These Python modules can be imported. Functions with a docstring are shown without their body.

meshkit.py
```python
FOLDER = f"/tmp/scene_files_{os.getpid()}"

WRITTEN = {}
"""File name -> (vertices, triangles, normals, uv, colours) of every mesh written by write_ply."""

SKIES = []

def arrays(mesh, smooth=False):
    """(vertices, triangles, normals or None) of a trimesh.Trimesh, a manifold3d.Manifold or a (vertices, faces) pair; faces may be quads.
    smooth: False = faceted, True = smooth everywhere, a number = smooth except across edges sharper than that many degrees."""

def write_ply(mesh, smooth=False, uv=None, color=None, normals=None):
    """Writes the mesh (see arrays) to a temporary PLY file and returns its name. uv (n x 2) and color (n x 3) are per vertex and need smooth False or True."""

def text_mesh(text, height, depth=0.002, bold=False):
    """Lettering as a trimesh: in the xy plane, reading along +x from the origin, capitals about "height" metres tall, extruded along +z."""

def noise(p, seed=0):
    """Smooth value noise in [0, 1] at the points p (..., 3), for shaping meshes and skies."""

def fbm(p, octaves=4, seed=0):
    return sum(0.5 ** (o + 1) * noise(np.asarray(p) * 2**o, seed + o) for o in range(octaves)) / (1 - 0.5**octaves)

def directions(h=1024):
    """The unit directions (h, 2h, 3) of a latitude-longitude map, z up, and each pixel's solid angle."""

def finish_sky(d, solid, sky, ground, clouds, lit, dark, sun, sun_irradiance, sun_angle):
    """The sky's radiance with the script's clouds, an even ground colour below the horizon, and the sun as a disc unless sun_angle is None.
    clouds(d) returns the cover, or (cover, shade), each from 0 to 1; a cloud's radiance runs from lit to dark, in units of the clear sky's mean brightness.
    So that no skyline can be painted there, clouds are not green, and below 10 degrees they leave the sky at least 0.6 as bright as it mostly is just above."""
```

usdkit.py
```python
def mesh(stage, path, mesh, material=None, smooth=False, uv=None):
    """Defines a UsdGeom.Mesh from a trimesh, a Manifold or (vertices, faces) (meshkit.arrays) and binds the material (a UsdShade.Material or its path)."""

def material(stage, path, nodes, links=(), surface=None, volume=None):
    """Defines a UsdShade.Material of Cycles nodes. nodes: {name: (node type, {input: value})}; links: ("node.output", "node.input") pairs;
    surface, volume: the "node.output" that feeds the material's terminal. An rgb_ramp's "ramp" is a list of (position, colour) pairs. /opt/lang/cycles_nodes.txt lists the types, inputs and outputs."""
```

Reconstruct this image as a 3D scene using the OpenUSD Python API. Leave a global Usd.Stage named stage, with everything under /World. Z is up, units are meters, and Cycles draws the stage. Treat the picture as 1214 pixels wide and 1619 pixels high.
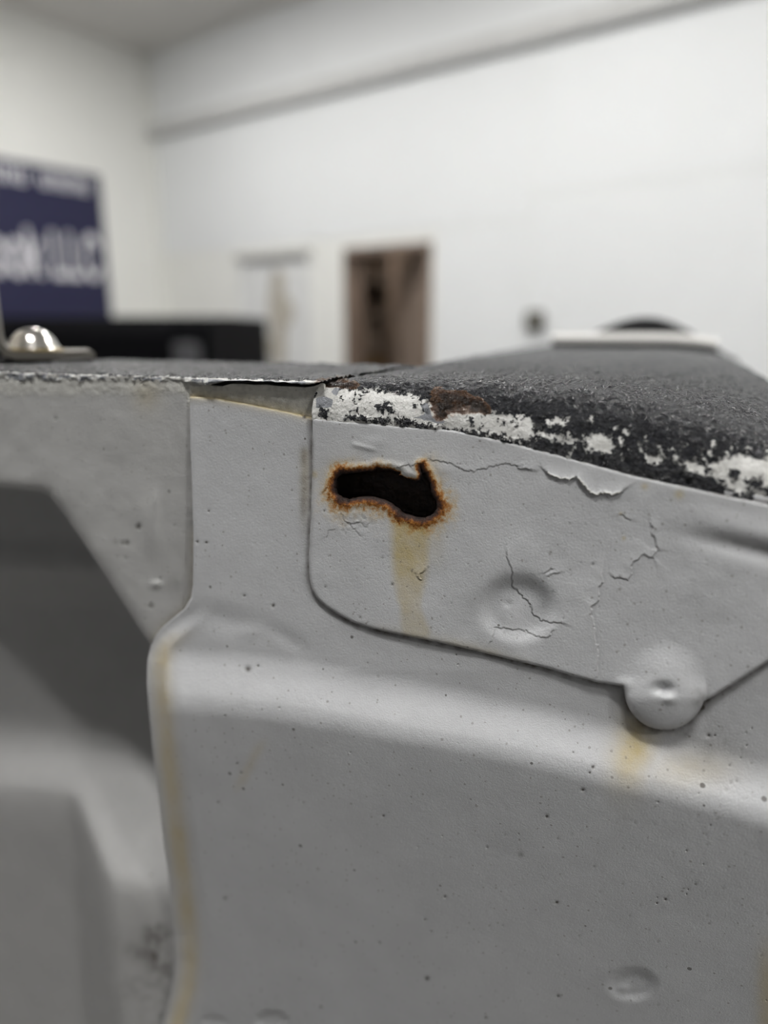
import math, random
import numpy as np, trimesh, shapely
from shapely.geometry import Polygon, LineString, Point, MultiPoint
from scipy.spatial import Delaunay, cKDTree
import usdkit, meshkit
from pxr import Usd, UsdGeom, UsdLux, UsdShade, Sdf, Gf, Vt

stage = Usd.Stage.CreateInMemory()
UsdGeom.SetStageUpAxis(stage, "Z"); UsdGeom.SetStageMetersPerUnit(stage, 1.0)
UsdGeom.Xform.Define(stage, '/World'); UsdGeom.Scope.Define(stage, '/World/Looks')
rng = np.random.default_rng(7); random.seed(7)

# ------------------------------------------------------------------ camera, light, exposure
F_PX, W, H = 1150.0, 1214, 1619
PITCH = math.radians(14.2)
CAM = np.array([0, 0, 1.40])
FW = np.array([0, math.cos(PITCH), -math.sin(PITCH)]); UP = np.array([0, math.sin(PITCH), math.cos(PITCH)]); RT = np.array([1.0, 0, 0])
cam = UsdGeom.Camera.Define(stage, '/World/camera')
cam.AddTransformOp().Set(Gf.Matrix4d(*RT, 0, *UP, 0, *(-FW), 0, *CAM, 1))
FOC = 36.0 * F_PX / W
cam.CreateHorizontalApertureAttr(36.0); cam.CreateVerticalApertureAttr(36.0 * H / W); cam.CreateFocalLengthAttr(FOC)
cam.CreateClippingRangeAttr(Gf.Vec2f(0.01, 200)); cam.CreateFStopAttr(FOC / 5.0); cam.CreateFocusDistanceAttr(0.172)
cam.CreateExposureAttr(1.48)
LAMP = 42.0          # radiance of the ceiling tubes' diffusers
AMBIENT = 0.02

dome = UsdLux.DomeLight.Define(stage, '/World/sky'); dome.CreateIntensityAttr(AMBIENT); dome.CreateColorAttr(Gf.Vec3f(.9, .95, 1))


def ray(x, y): return FW + RT * (np.asarray(x, float)[..., None] - W / 2) / F_PX - UP * (np.asarray(y, float)[..., None] - H / 2) / F_PX
def hit(x, y, p, n):
    d = ray(x, y); return CAM + d * (((p - CAM) @ n) / (d @ n))[..., None]


# ------------------------------------------------------------------ the bed's own frame: U along its front panel, R backwards along its rail, N out of the panel
PSI = math.radians(19)
U = np.array([math.cos(PSI), -math.sin(PSI), 0]); R = np.array([math.sin(PSI), math.cos(PSI), 0]); N = -R; Z = np.array([0, 0, 1.0])
d0 = ray(620, 780); O = CAM + d0 / np.hypot(d0[0], d0[1]) * 0.170
MM = 0.001


def on(x, y, w=0.0):
    """The point of the panel's plane, moved out by w metres, that stands at this place of the drawing."""
    x, y = np.broadcast_arrays(np.asarray(x, float), np.asarray(y, float))
    d = ray(x, y); w = np.broadcast_to(np.asarray(w, float), x.shape)
    t = (((O - CAM) @ N) + w) / (d @ N)
    return CAM + d * t[..., None]


def frame(u, r, z): return O * [1, 1, 0] + np.asarray(u, float)[..., None] * U + np.asarray(r, float)[..., None] * R + np.asarray(z, float)[..., None] * Z
def u_of(p): return (p - O) @ U


# ------------------------------------------------------------------ USD helpers
used = {}
def numbered(path):
    k = used.get(path, -1) + 1; used[path] = k
    return path if k == 0 else f'{path}_{k:03d}'
def props(p, label=None, cat=None, group=None, kind=None):
    for k, v in (('label', label), ('category', cat), ('group', group), ('kind', kind)):
        if v: p.SetCustomDataByKey(k, v)
    return p
def thing(name, label=None, cat=None, loc=None, group=None, kind=None, parent='/World'):
    x = UsdGeom.Xform.Define(stage, numbered(f'{parent}/{name}'))
    if loc is not None: x.AddTranslateOp().Set(Gf.Vec3d(*map(float, loc)))
    return props(x.GetPrim(), label, cat, group, kind)
def base_of(parent):
    if parent == '/World': return np.zeros(3)
    p = np.zeros(3); q = parent
    while q and str(q.GetPath()) not in ('/World', '/'):
        if q.IsA(UsdGeom.Xformable):
            m = UsdGeom.Xformable(q).GetLocalTransformation(); p = p + np.array(m.ExtractTranslation())
        q = q.GetParent()
    return p
def raw(name, v, f, n, mat, parent='/World', pv=None, **kw):
    path = numbered(f'{parent if isinstance(parent, str) else parent.GetPath()}/{name}')
    m = UsdGeom.Mesh.Define(stage, path)
    v = np.asarray(v, float) - base_of(parent)
    f = np.asarray(f, np.int32)
    m.CreatePointsAttr(Vt.Vec3fArray.FromNumpy(v.astype(np.float32)))
    m.CreateFaceVertexCountsAttr(Vt.IntArray.FromNumpy(np.full(len(f), f.shape[1], np.int32)))
    m.CreateFaceVertexIndicesAttr(Vt.IntArray.FromNumpy(f.ravel()))
    m.CreateSubdivisionSchemeAttr('none')
    if n is not None:
        m.CreateNormalsAttr(Vt.Vec3fArray.FromNumpy(np.asarray(n, np.float32))); m.SetNormalsInterpolation('vertex')
    for k, a in (pv or {}).items():
        UsdGeom.PrimvarsAPI(m).CreatePrimvar(k, Sdf.ValueTypeNames.FloatArray, 'vertex').Set(Vt.FloatArray.FromNumpy(np.asarray(a, np.float32)))
    UsdShade.MaterialBindingAPI.Apply(m.GetPrim()).Bind(mat)
    return props(m.GetPrim(), **kw)
def obj(name, mesh, mat, parent='/World', smooth=35, **kw):
    if isinstance(mesh, (list, tuple)): mesh = trimesh.util.concatenate(list(mesh))
    v, f, n = meshkit.arrays(mesh, smooth)
    return raw(name, v, f, n, mat, parent, **kw)
def vnormals(v, f):
    n = np.zeros_like(v); fn = np.cross(v[f[:, 1]] - v[f[:, 0]], v[f[:, 2]] - v[f[:, 0]])
    for k in range(3): np.add.at(n, f[:, k], fn)
    return n / np.maximum(np.linalg.norm(n, axis=1, keepdims=True), 1e-20)
def rbox(ext, r=0.0, T=None):
    """A box with bevelled edges, centred."""
    ext = np.asarray(ext, float); r = min(r, ext.min() * .45)
    if r <= 0: m = trimesh.creation.box(ext)
    else:
        p = []
        for s in np.ndindex(2, 2, 2):
            c = (np.array(s) * 2 - 1) * (ext / 2)
            for k in range(3):
                q = c.copy(); 
                for j in range(3):
                    if j != k: q[j] -= np.sign(c[j]) * r
                p.append(q)
        m = trimesh.convex.convex_hull(np.array(p))
    if T is not None: m.apply_transform(T)
    return m
def basis(o, x, y, z):
    T = np.eye(4); T[:3, 0], T[:3, 1], T[:3, 2], T[:3, 3] = x, y, z, o; return T
def prism(poly, depth, T):
    """Extrudes a polygon of the local xy plane along local z."""
    m = trimesh.creation.extrude_polygon(poly, depth, engine='earcut'); m.apply_transform(T)
    if np.linalg.det(T[:3, :3]) < 0: m.invert()
    return m


def smooth01(a, b, x): t = np.clip((np.asarray(x, float) - a) / (b - a), 0, 1); return t * t * (3 - 2 * t)
def curve(pts, x):
    """Smooth interpolation through (x, y) pairs."""
    from scipy.interpolate import PchipInterpolator
    p = np.array(sorted(pts), float); return PchipInterpolator(p[:, 0], p[:, 1], extrapolate=True)(x)
def signed(poly, x, y):
    """Distance to the polygon's outline, positive inside, in drawing units."""
    d = shapely.distance(shapely.points(x, y), poly.boundary if hasattr(poly, 'boundary') else poly)
    return np.where(shapely.contains_xy(poly, x, y), d, -d)
def ndist(line, x, y): return shapely.distance(shapely.points(x, y), line)
def resample(ring, step):
    L = LineString(ring); n = max(8, int(L.length / step))
    return np.array([L.interpolate(i / n, normalized=True).coords[0] for i in range(n)])
def rounded(pts, r=0):
    p = Polygon(pts)
    return p.buffer(-r).buffer(2 * r).buffer(-r) if r else p
def nz(x, y, s, seed=0, o=3): return meshkit.fbm(np.stack([np.asarray(x) / s, np.asarray(y) / s, np.zeros_like(np.asarray(x, float))], -1), o, seed)


def sheet(name, poly, hfun, step, thick, mat, parent, edge=None, extra=None, pv=None, label=None, jag=0.0):
    """A pressed metal sheet: POLY in the drawing's units on the panel's plane, hfun(x, y, d) = height out of the plane in mm (d = distance to the outline), THICK mm."""
    rings = [poly.exterior] + list(poly.interiors)
    edge = edge or min(step, 2.0)
    B = [resample(r.coords, edge) for r in rings]
    pts = list(B)
    for k, off in enumerate((1.2, 3.0)):
        q = poly.buffer(-off)
        for g in getattr(q, 'geoms', [q]):
            if g.is_empty: continue
            for r in [g.exterior] + list(g.interiors): pts.append(resample(r.coords, edge * (1 + .5 * k)))
    x0, y0, x1, y1 = poly.bounds
    gx, gy = np.meshgrid(np.arange(x0, x1, step), np.arange(y0, y1, step * .87)); gx = gx + (np.arange(len(gx)) % 2)[:, None] * step / 2
    g = np.stack([gx.ravel(), gy.ravel()], 1); g += rng.uniform(-.12, .12, g.shape) * step
    inn = poly.buffer(-max(3.4, step * .6)); g = g[shapely.contains_xy(inn, g[:, 0], g[:, 1])]
    if extra is not None and len(extra):
        e = extra[shapely.contains_xy(poly.buffer(-2.0), extra[:, 0], extra[:, 1])]
        g = g[cKDTree(e).query(g)[0] > 1.1]; pts.append(e)
    pts.append(g); P = np.vstack(pts)
    P = P[np.unique(np.round(P, 2), axis=0, return_index=True)[1]]
    f = Delaunay(P).simplices; c = P[f].mean(1); f = f[shapely.contains_xy(poly, c[:, 0], c[:, 1])]
    a = P[f]; ar = (a[:, 1, 0] - a[:, 0, 0]) * (a[:, 2, 1] - a[:, 0, 1]) - (a[:, 1, 1] - a[:, 0, 1]) * (a[:, 2, 0] - a[:, 0, 0])
    f = np.where((ar > 0)[:, None], f[:, ::-1], f); f = f[np.abs(ar) > 1e-3]     # y runs down the drawing: faces look at the viewer
    D = cKDTree(np.vstack([resample(r.coords, 1.0) for r in rings])).query(P)[0]
    h = hfun(P[:, 0], P[:, 1], D) * MM
    v = on(P[:, 0], P[:, 1], h); n = vnormals(v, f)
    masks = {k: fn(P[:, 0], P[:, 1], D) for k, fn in (pv or {}).items()}
    # its thickness: side walls and a plain back
    V, Fc, Nn = [v, v - N * thick * MM], [f, f[:, ::-1] + len(v)], [n, -n]
    M = {k: [a, a] for k, a in masks.items()}; at = 2 * len(v); tree = cKDTree(P)
    for b in B:
        idx = tree.query(b)[1]; p = v[idx]; q = p - N * thick * MM; m = len(b)
        i = np.arange(m); j = (i + 1) % m
        s = np.vstack([np.stack([i, j, j + m], 1), np.stack([i, j + m, i + m], 1)])
        tang = np.roll(p, -1, 0) - np.roll(p, 1, 0); sn = np.cross(tang, N); sn /= np.maximum(np.linalg.norm(sn, axis=1, keepdims=True), 1e-12)
        ctr = Point(b[0] + 0)  # orientation by testing a point beside the outline
        t2 = np.roll(b, -1, 0) - np.roll(b, 1, 0); t2 = t2 / np.maximum(np.linalg.norm(t2, axis=1, keepdims=True), 1e-9)
        out = np.stack([t2[:, 1], -t2[:, 0]], 1)
        sgn = np.where(shapely.contains_xy(poly, *(b + out * .8).T), -1, 1); out = out * sgn[:, None]
        w3 = on(b[:, 0] + out[:, 0], b[:, 1] + out[:, 1], 0) - on(b[:, 0], b[:, 1], 0)
        sn *= np.sign((sn * w3).sum(1, keepdims=True)) + 1e-9
        fn = np.cross(p[j] - p[i], q[j] - p[i]); flip = (fn * sn).sum(1) < 0
        s2 = np.where(np.concatenate([flip, flip])[:, None], s[:, ::-1], s)
        V += [np.vstack([p, q])]; Fc += [s2 + at]; Nn += [np.vstack([sn, sn])]; at += 2 * m
        for k in M: M[k].append(np.concatenate([masks[k][idx]] * 2))
    return raw(name, np.vstack(V), np.vstack(Fc), np.vstack(Nn), mat, parent, {k: np.concatenate(a) for k, a in M.items()}, label=label)


# ------------------------------------------------------------------ materials
L = '/World/Looks/'
def emissive(name, color, strength):
    return usdkit.material(stage, L + name, {'e': ('emission', {'color': color, 'strength': strength})}, surface='e.emission')
def plain(name, color, rough=.6, metal=0, spec=.4, vary=.06, scale=6, bump=0.0, bscale=60, bdist=.001, **kw):
    nodes = {"g": ("geometry", {}), "n": ("noise_texture", {"scale": scale, "detail": 4, "roughness": .6}),
             "r": ("rgb_ramp", {"ramp": [(.25, tuple(c * (1 - vary) for c in color)), (.75, tuple(min(1, c * (1 + vary)) for c in color))]}),
             "p": ("principled_bsdf", {"roughness": rough, "metallic": metal, "specular_ior_level": spec, **kw})}
    links = [("g.position", "n.vector"), ("n.fac", "r.fac"), ("r.color", "p.base_color")]
    if bump:
        nodes["b"] = ("noise_texture", {"scale": bscale, "detail": 3}); nodes["u"] = ("bump", {"strength": bump, "distance": bdist})
        links += [("g.position", "b.vector"), ("b.fac", "u.height"), ("u.normal", "p.normal")]
    return usdkit.material(stage, L + name, nodes, links, surface="p.BSDF")


def speck(nodes, links, key, scale, size, keep):
    """Sparse round specks: a mask node 'key'."""
    nodes[key + 'v'] = ("voronoi_texture", {"scale": scale, "randomness": 1})
    nodes[key + 's'] = ("separate_color", {})
    nodes[key + 'k'] = ("math", {"math_type": "greater_than", "value2": keep})
    nodes[key + 'z'] = ("math", {"math_type": "multiply", "value2": size})
    nodes[key + 'd'] = ("math", {"math_type": "less_than"})
    nodes[key] = ("math", {"math_type": "multiply"})
    links += [("g.position", key + 'v.vector'), (key + 'v.color', key + 's.color'), (key + 's.r', key + 'k.value1'), (key + 's.g', key + 'z.value1'),
              (key + 'v.distance', key + 'd.value1'), (key + 'z.value', key + 'd.value2'), (key + 'k.value', key + '.value1'), (key + 'd.value', key + '.value2')]


def paint(name, color, rough=.42, speckly=1.0, grain=.27):
    """Old grey-white vehicle paint with orange peel, specks and, where the mesh's masks say so, rust, rust-water stains, grime, bare sealant and painted bright lips."""
    nodes = {"g": ("geometry", {}),
             "n": ("noise_texture", {"scale": 55, "detail": 5, "roughness": .6}),
             "n2": ("noise_texture", {"scale": 420, "detail": 4, "roughness": .65}),
             "n3": ("noise_texture", {"scale": 2600, "detail": 2, "roughness": .6}), "n5": ("noise_texture", {"scale": 950, "detail": 6, "roughness": .75}),
             "c0": ("rgb_ramp", {"ramp": [(.3, tuple(c * .95 for c in color)), (.7, tuple(c * 1.04 for c in color))]}),
             "ar": ("attribute", {"attribute": "rust"}), "as": ("attribute", {"attribute": "stain"}), "ad": ("attribute", {"attribute": "grime"}), "al": ("attribute", {"attribute": "sealer_lit_lip"}),
             # rust: mask shaken by noise, then a ramp from yellow halo through orange to near-black
             "rn": ("math", {"math_type": "multiply_add", "value2": 1.5, "value3": -.75}),
             "rg": ("math", {"math_type": "multiply"}), "r4": ("math", {"math_type": "multiply", "value2": 3.0, "use_clamp": True}),
             "rs": ("math", {"math_type": "add", "use_clamp": True}),
             "rc": ("rgb_ramp", {"ramp": [(0, (.62, .56, .42)), (.18, (.50, .32, .09)), (.36, (.36, .14, .018)), (.54, (.15, .048, .009)), (.74, (.04, .013, .005)), (1, (.012, .005, .003))]}),
             "ra": ("rgb_ramp", {"ramp": [(0.03, (0, 0, 0)), (.18, (.5, .5, .5)), (.38, (1, 1, 1))]}),
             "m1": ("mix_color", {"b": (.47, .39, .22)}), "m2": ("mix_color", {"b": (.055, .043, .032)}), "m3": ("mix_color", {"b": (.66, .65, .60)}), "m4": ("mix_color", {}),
             "sn": ("math", {"math_type": "multiply_add", "value2": .9, "value3": .55}), "sm": ("math", {"math_type": "multiply", "use_clamp": True}),
             "dn": ("math", {"math_type": "multiply_add", "value2": 1.6, "value3": .2}), "dm": ("math", {"math_type": "multiply", "use_clamp": True}),
             "k1": ("mix_color", {"b": (.07, .06, .05)}), "k2": ("mix_color", {"b": (.16, .14, .12)}),
             "f1": ("math", {"math_type": "multiply", "value2": .75 * speckly}), "f2": ("math", {"math_type": "multiply", "value2": .5 * speckly}),
             "bh": ("math", {"math_type": "multiply_add", "value2": .9}),
             "bm": ("math", {"math_type": "multiply_add", "value2": 3.0, "value3": 1.0}), "bs": ("math", {"math_type": "multiply"}),
             "u": ("bump", {"strength": grain, "distance": .00035}),
             "rr": ("math", {"math_type": "multiply_add", "value2": .4, "value3": rough}),
             "p": ("principled_bsdf", {"specular_ior_level": .45})}
    links = []
    speck(nodes, links, 'sa', 260, .16, .86); speck(nodes, links, 'sb', 700, .24, .62)
    links += [("g.position", k + ".vector") for k in ("n", "n2", "n3", "n5")] + [("n.fac", "c0.fac"),
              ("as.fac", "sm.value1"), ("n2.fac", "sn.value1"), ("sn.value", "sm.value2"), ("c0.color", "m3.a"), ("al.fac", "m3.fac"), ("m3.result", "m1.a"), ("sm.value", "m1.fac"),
              ("sa.value", "f1.value1"), ("f1.value", "k1.fac"), ("m1.result", "k2.a"), ("sb.value", "f2.value1"), ("f2.value", "k2.fac"), ("k2.result", "k1.a"),
              ("ad.fac", "dm.value1"), ("n2.fac", "dn.value1"), ("dn.value", "dm.value2"), ("k1.result", "m2.a"), ("dm.value", "m2.fac"),
              ("n5.fac", "rn.value1"), ("ar.fac", "r4.value1"), ("rn.value", "rg.value1"), ("r4.value", "rg.value2"), ("ar.fac", "rs.value1"), ("rg.value", "rs.value2"),
              ("rs.value", "rc.fac"), ("rs.value", "ra.fac"), ("m2.result", "m4.a"), ("rc.color", "m4.b"), ("ra.color", "m4.fac"), ("m4.result", "p.base_color"),
              ("n3.fac", "bh.value1"), ("n2.fac", "bh.value3"), ("al.fac", "bm.value1"), ("bh.value", "bs.value1"), ("bm.value", "bs.value2"), ("bs.value", "u.height"), ("u.normal", "p.normal"),
              ("rs.value", "rr.value1"), ("rr.value", "p.roughness")]
    return usdkit.material(stage, L + name, nodes, links, surface="p.BSDF")


def coating():
    """Black textured spray liner over white paint: the masks black / rust / metal on the mesh say where it has worn through."""
    nodes = {"g": ("geometry", {}), "ab": ("attribute", {"attribute": "black"}), "ar": ("attribute", {"attribute": "rust"}), "am": ("attribute", {"attribute": "metal"}),
             "n": ("noise_texture", {"scale": 850, "detail": 6, "roughness": .75}), "n2": ("noise_texture", {"scale": 1300, "detail": 3, "roughness": .6}), "n4": ("noise_texture", {"scale": 260, "detail": 5, "roughness": .7}),
             "b1": ("math", {"math_type": "multiply_add", "value2": 3.0, "value3": -1.5}), "b2": ("math", {"math_type": "add"}),
             "b3": ("map_range", {"from_min": .44, "from_max": .56, "clamp": True}),
             "ck": ("rgb_ramp", {"ramp": [(.35, (.010, .010, .012)), (.7, (.028, .030, .037))]}), "cw": ("rgb_ramp", {"ramp": [(.3, (.46, .455, .43)), (.6, (.70, .695, .67))]}),
             "mx": ("mix_color", {}),
             "r1": ("math", {"math_type": "multiply_add", "value2": 2.6, "value3": -1.3}), "r5": ("math", {"math_type": "multiply", "value2": 3.0, "use_clamp": True}), "r6": ("math", {"math_type": "multiply"}), "r2": ("math", {"math_type": "add", "use_clamp": True}),
             "rc": ("rgb_ramp", {"ramp": [(0, (.5, .36, .18)), (.22, (.30, .14, .045)), (.40, (.075, .034, .014)), (.8, (.022, .013, .009))]}), "ra": ("rgb_ramp", {"ramp": [(.18, (0, 0, 0)), (.42, (1, 1, 1))]}),
             "mr": ("mix_color", {}), "m1": ("math", {"math_type": "multiply_add", "value2": 2.2, "value3": -1.1}), "m2": ("math", {"math_type": "add"}), "m3": ("map_range", {"from_min": .45, "from_max": .55, "clamp": True}),
             "mm": ("mix_color", {"b": (.24, .25, .27)}),
             "bh": ("math", {"math_type": "multiply"}), "bi": ("math", {"math_type": "multiply_add", "value2": .85, "value3": .15}),
             "u": ("bump", {"strength": 1.0, "distance": .0022}),
             "rf": ("math", {"math_type": "multiply_add", "value2": -.20, "value3": .46}),
             "p": ("principled_bsdf", {"specular_ior_level": .5})}
    links = [("g.position", k + ".vector") for k in ("n", "n2", "n4")] + [
        ("n.fac", "b1.value1"), ("b1.value", "b2.value1"), ("ab.fac", "b2.value2"), ("b2.value", "b3.value"),
        ("n.fac", "ck.fac"), ("n4.fac", "cw.fac"), ("cw.color", "mx.a"), ("ck.color", "mx.b"), ("b3.result", "mx.fac"),
        ("n4.fac", "r1.value1"), ("ar.fac", "r5.value1"), ("r1.value", "r6.value1"), ("r5.value", "r6.value2"), ("ar.fac", "r2.value1"), ("r6.value", "r2.value2"), ("r2.value", "rc.fac"), ("r2.value", "ra.fac"),
        ("n4.fac", "m1.value1"), ("m1.value", "m2.value1"), ("am.fac", "m2.value2"), ("m2.value", "m3.value"), ("mx.result", "mm.a"), ("m3.result", "mm.fac"),
        ("mm.result", "mr.a"), ("rc.color", "mr.b"), ("ra.color", "mr.fac"), ("mr.result", "p.base_color"),
        ("b3.result", "bi.value1"), ("n2.fac", "bh.value1"), ("bi.value", "bh.value2"), ("bh.value", "u.height"), ("u.normal", "p.normal"),
        ("b3.result", "rf.value1"), ("rf.value", "p.roughness")]
    return usdkit.material(stage, L + 'spray_liner', nodes, links, surface="p.BSDF")


PAINT = paint('bed_paint', (.515, .52, .53))
PAINT_DULL = paint('bed_paint_dull', (.48, .478, .47), rough=.5, speckly=.6)
COAT = coating()
RUSTY = plain('dark_rusted_steel', (.020, .010, .006), rough=.42, vary=.7, scale=500, spec=.4, bump=.8, bscale=900, bdist=.0006)
DARK = plain('dark_gap_fill', (.03, .028, .026), rough=.8, scale=30)
SEALER = plain('grey_seam_sealer', (.42, .415, .385), rough=.8, vary=.25, scale=500, bump=.9, bscale=900, bdist=.0006)
STEEL = plain('brushed_steel', (.24, .225, .20), rough=.42, metal=1, vary=.12, scale=120)
ZINC = plain('bright_bolt_zinc', (.82, .80, .76), rough=.16, metal=1, vary=.08, scale=200)
BRASSY = plain('yellowed_zinc', (.60, .46, .20), rough=.25, metal=1, vary=.12, scale=200)
WALLM = plain('white_wall_paint', (.84, .84, .805), rough=.55, vary=.02, scale=1.2)
WALLC = plain('white_wall_panel_paint', (.82, .835, .84), rough=.5, vary=.015, scale=1.0)
CEILM = plain('ceiling_paint', (.76, .74, .71), rough=.8, vary=.03, scale=2)
FLOORM = plain('concrete_floor', (.10, .098, .095), rough=.6, vary=.15, scale=2.5)
GREYM = plain('grey_beam_paint', (.60, .60, .59), rough=.6)
FRONTGREY = plain('front_wall_grey', (.24, .24, .25), rough=.5)  # tone of the unseen front wall, darkened to limit bounced light
NAVY = plain('navy_banner', (.017, .017, .058), rough=.5, vary=.03)
LETTER = plain('white_lettering', (.80, .79, .82), rough=.6, vary=.02)
BLACKCAR = plain('black_car_paint', (.004, .004, .005), rough=.7, spec=.05)
RUBBER = plain('black_rubber', (.015, .015, .015), rough=.8)
LAMPGREY = plain('smoked_lamp_lens', (.08, .08, .085), rough=.3)
GLASSY = plain('dark_glass', (.01, .011, .012), rough=.08)
DOORM = plain('white_door_paint', (.74, .745, .74), rough=.5)
SHADETRIM = plain('shaded_door_trim', (.46, .455, .44), rough=.6)
BROWN = plain('brown_stained_wood', (.21, .155, .12), rough=.6, vary=.3, scale=8)
BROWN2 = plain('brown_door_wood', (.30, .235, .19), rough=.5, vary=.15, scale=6)
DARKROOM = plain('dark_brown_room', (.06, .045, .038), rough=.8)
CARDB = plain('brown_cardboard', (.32, .19, .08), rough=.8)
KHAKI = plain('khaki_stain', (.46, .43, .37), rough=.9, vary=.2, scale=9)
WHITEPL = plain('white_plastic', (.62, .61, .585), rough=.45)
BOXGREY = plain('drab_grey_metal', (.13, .125, .105), rough=.5)
BLACKPL = plain('black_plastic_textured', (.028, .028, .030), rough=.55, bump=.5, bscale=500, bdist=.0006)
def emissive(name, color, strength):
    return usdkit.material(stage, L + name, {"e": ("emission", {"color": color, "strength": strength})}, surface="e.emission")
TUBE = emissive('lamp_diffuser', (1.0, .992, .975), LAMP)

# ------------------------------------------------------------------ the room (axes: TB along the back wall, TL out from it along the left wall)
ANG = math.radians(53)
TB = np.array([math.sin(ANG), -math.cos(ANG), 0]); TL = np.array([-math.cos(ANG), -math.sin(ANG), 0])
K0 = np.array([-2.366, 8.164, 0.0]); CEIL = 4.04; LB, LL = 13.0, 9.5
def room(a, b, z): return K0 + TB * a + TL * b + Z * z
def rblock(a0, a1, b0, b1, z0, z1, r=0.0):
    """A block in the room's axes."""
    T = basis(room((a0 + a1) / 2, (b0 + b1) / 2, (z0 + z1) / 2), TB, TL, Z)
    if np.linalg.det(T[:3, :3]) < 0: T[:3, 0] *= -1
    return rbox((a1 - a0, b1 - b0, z1 - z0), r, T)
DW0, DW1, DZ = 2.545, 3.425, 2.055          # the dark doorway
DL0, DL1 = 1.20, 2.14                       # the white door
obj('floor', rblock(-.2, LB + .2, -3.0, LL + .2, -.2, 0), FLOORM, kind='structure')
obj('ceiling', rblock(-.2, LB + .2, -.2, LL + .2, CEIL, CEIL + .15), CEILM, kind='structure')
obj('wall_left', rblock(-.2, 0, -.2, LL + .2, 0, CEIL), WALLM, kind='structure')
obj('wall_right', rblock(LB, LB + .2, -.2, LL + .2, 0, CEIL), WALLM, kind='structure')
obj('wall_front', rblock(0, LB, LL, LL + .2, 0, CEIL), FRONTGREY, kind='structure')
wb = thing('wall_back', kind='structure')
obj('wall_body', [rblock(0, DL0 + .04, -.2, 0, 0, CEIL), rblock(DL1 - .04, DW0, -.2, 0, 0, CEIL), rblock(DL0 + .04, DL1 - .04, -.2, 0, DZ - .02, CEIL), rblock(DL0 + .04, DL1 - .04, -.2, -.06, 0, DZ - .02), rblock(DW0, DW1, -.2, 0, DZ, CEIL), rblock(DW1, LB, -.2, 0, 0, CEIL)], WALLM, wb, smooth=False)
for a0, a1, z0, z1 in ((.05, 2.2, 3.42, CEIL - .01), (2.21, 5.28, 3.42, CEIL - .01), (5.29, 9, 3.42, CEIL - .01), (.05, 2.2, DZ + .1, 3.26), (2.21, 4.28, DZ + .1, 3.26), (4.29, 7.2, 2.32, 3.26), (7.21, 12, 2.32, 3.26), (DW1 + .07, 4.28, .1, DZ + .09), (4.29, 7.2, .1, 2.31), (7.21, 12, .1, 2.31)):
    obj('wall_panel', rblock(a0, a1, 0, .007, z0, z1, .004), WALLC, wb, smooth=False)
obj('trim_1', rblock(0, LB, 0, .10, 3.27, 3.38, .008), GREYM, smooth=False, kind='structure', label='grey horizontal ledger rail running along the upper back wall')
obj('trim_2', rblock(0, .05, .0, .05, 0, 3.27, .006), WALLM, smooth=False, kind='structure', label='pale vertical corner trim strip where the two walls meet')

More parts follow.
